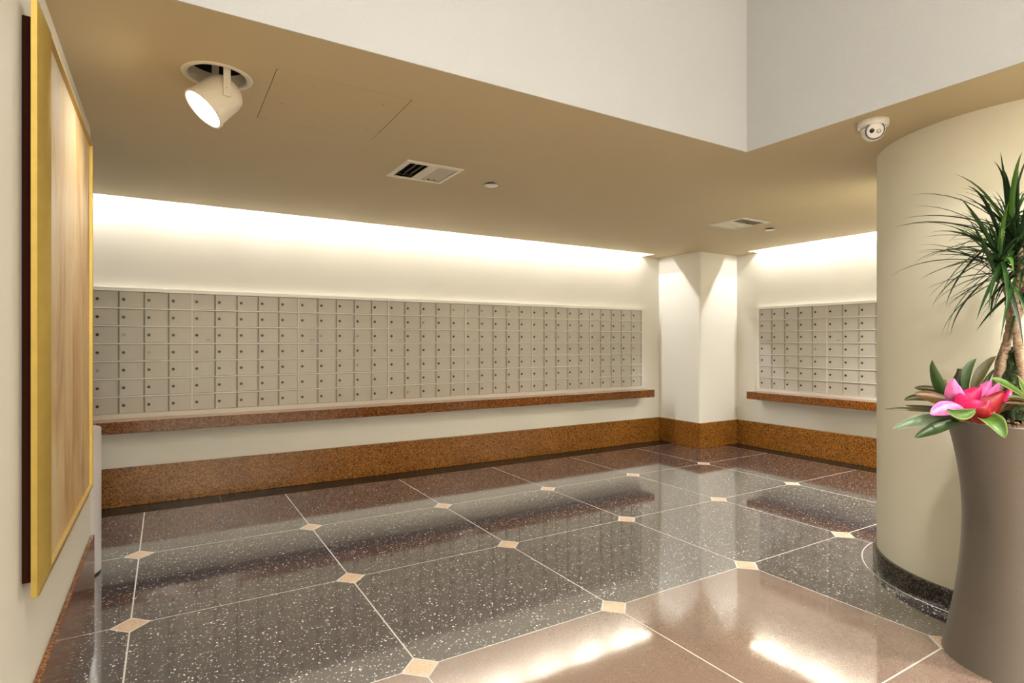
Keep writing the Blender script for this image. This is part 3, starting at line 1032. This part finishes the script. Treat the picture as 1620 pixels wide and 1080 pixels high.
up_side = EZ
bl('leaf', (900, 640, -.08), (680, 430, -.10), (595, 135, -.12), 165, 'leaf_green', side=ER + EF * 0.3)
bl('leaf', (1000, 520, -.05), (980, 300, -.05), (1090, 120, -.03), 165, 'leaf_green', side=ER + EF * 0.4)
bl('leaf', (1060, 540, -.06), (1130, 300, -.06), (1310, 92, -.04), 150, 'leaf_olive', side=ER + EF * 0.2)
bl('leaf', (960, 560, -.03), (900, 400, -.01), (925, 235, .01), 150, 'leaf_olive', side=ER - EF * 0.3, tipw=0.5)
bl('leaf', (880, 560, -.05), (640, 410, -.04), (395, 448, -.03), 110, 'leaf_olive', side=EZ + EF * 0.8)
bl('leaf', (960, 640, -.10), (640, 500, -.14), (400, 515, -.15), 150, 'leaf_brown', side=EZ + EF * 0.6)
bl('leaf', (800, 600, -.05), (450, 480, -.03), (280, 585, -.02), 95, 'leaf_olive', side=EZ + EF * 0.9)
bl('leaf', (850, 640, -.08), (720, 350, -.05), (760, 360, -.04), 90, 'leaf_brown', side=ER + EF * 0.4)
bl('leaf', (900, 720, -.10), (420, 640, -.12), (45, 682, -.13), 78, 'leaf_olive', side=EZ * 0.5 + EF)
bl('leaf', (700, 660, -.07), (480, 640, -.04), (290, 640, -.02), 60, 'leaf_olive', side=EZ * 0.5 + EF)
bl('leaf', (960, 800, -.12), (560, 720, -.20), (150, 905, -.22), 125, 'leaf_pale', side=EZ + EF * 0.6)
bl('leaf', (980, 800, -.13), (700, 850, -.22), (400, 1000, -.24), 120, 'leaf_green', side=EZ + EF * 0.5 + ER * 0.4)
bl('leaf', (760, 690, -.22), (930, 800, -.25), (1078, 682, -.24), 110, 'leaf_bright', side=EZ + EF * 0.3, base_w=0.2)
bl('leaf', (1140, 770, -.16), (1260, 780, -.25), (1410, 1005, -.27), 190, 'leaf_bright', side=ER + EZ * 0.35)
bl('leaf', (1120, 800, -.10), (1300, 760, -.16), (1430, 600, -.15), 80, 'leaf_brown', side=EZ + EF * 0.6)
bl('leaf', (1080, 780, -.10), (960, 800, -.18), (840, 770, -.20), 70, 'leaf_brown', side=EZ + EF * 0.6)
bl('leaf', (1120, 560, .0), (1180, 400, .02), (1290, 235, .04), 60, 'leaf_green', side=ER)
bl('leaf', (1180, 760, -.08), (1500, 640, -.13), (1640, 560, -.14), 70, 'leaf_brown', side=EZ + EF * 0.7)
# coloured heart
bl('bract', (1020, 700, -.13), (850, 560, -.18), (838, 340, -.19), 190, 'bract_pale', side=ER + EZ * 0.25, cup=0.35)
bl('bract', (1040, 690, -.15), (780, 600, -.22), (578, 742, -.24), 150, 'bract_pale', side=EZ + EF * 0.4, cup=0.3)
bl('bract', (1080, 740, -.10), (1030, 560, -.11), (1150, 440, -.09), 230, 'bract_magenta', side=ER + EZ * 0.1, cup=0.35)
bl('bract', (1150, 700, -.08), (1200, 500, -.06), (1260, 365, -.05), 160, 'bract_pink', side=ER, cup=0.35)
bl('bract', (1180, 720, -.10), (1330, 560, -.10), (1350, 390, -.09), 150, 'bract_pink', side=ER + EF * 0.3, cup=0.3)
bl('bract', (1120, 790, -.14), (1300, 720, -.19), (1400, 480, -.16), 240, 'bract_red', side=ER - EZ * 0.5, cup=0.3)
bl('bract', (1060, 760, -.15), (960, 640, -.19), (900, 500, -.19), 170, 'bract_magenta', side=ER + EZ * 0.5, cup=0.3)
bl('bract', (1110, 830, -.14), (1130, 720, -.22), (1130, 590, -.20), 330, 'bract_magenta', side=ER, cup=0.35, tipw=0.6)
bl('bract', (1120, 850, -.15), (1180, 780, -.23), (1230, 640, -.21), 260, 'bract_red', side=ER - EZ * 0.3, cup=0.3, tipw=0.3)
bl('bract', (1200, 680, -.06), (1380, 580, -.04), (1490, 440, -.03), 110, 'bract_magenta', side=ER + EZ * 0.7, cup=0.3)

# ---- second plant at the frame's edge
gp = loc3(1640, 655, -0.12)
gb = thing('green_bromeliad', 'green strap-leaved plant at the right edge of the planter', 'plant', PC + gp)
for a, c, b_, w, m_ in (((1660, 560, -.12), (1480, 360, -.18), (1258, 342, -.20), 95, 'leaf_bright'),
                        ((1660, 600, -.12), (1560, 520, -.17), (1425, 560, -.19), 55, 'leaf_olive'),
                        ((1700, 560, -.10), (1600, 330, -.14), (1560, 330, -.18), 130, 'leaf_bright'),
                        ((1700, 640, -.10), (1560, 590, -.16), (1400, 615, -.18), 40, 'leaf_brown'),
                        ((1760, 560, -.10), (1900, 380, -.12), (2050, 420, -.12), 110, 'leaf_bright'),
                        ((1760, 600, -.12), (1850, 560, -.22), (2000, 700, -.24), 110, 'leaf_green')):
    blade('leaf', gb, crop(*a) - gp, crop(*c) - gp, crop(*b_) - gp, w * KP, m_, side=EZ + EF * 0.4)

# ---- moss mound and stiff dark leaf around the trunks
mm = MB()
nr, ns = 16, 32
for i_ in range(nr + 1):
    th = math.pi / 2 * i_ / nr
    for k in range(ns):
        a = 2 * math.pi * k / ns
        nz = 1 + 0.42 * (rnd.random() - 0.5)
        mm.v.append((0.060 * math.cos(th) ** 0.6 * math.cos(a) * nz if i_ < nr else 0.0, 0.060 * math.cos(th) ** 0.6 * math.sin(a) * nz if i_ < nr else 0.0, 0.30 * math.sin(th) * (1 + 0.04 * (rnd.random() - 0.5))))
for i_ in range(nr):
    for k in range(ns):
        k2 = (k + 1) % ns
        mm.f.append([i_ * ns + k, i_ * ns + k2, (i_ + 1) * ns + k2, (i_ + 1) * ns + k])
mp = loc3(1601, 662, 0.02)
mo = mm.build('moss_mound', 'moss', dr, True)
mo.location = mp + D0
mo['label'] = 'dark green moss around the trunks'
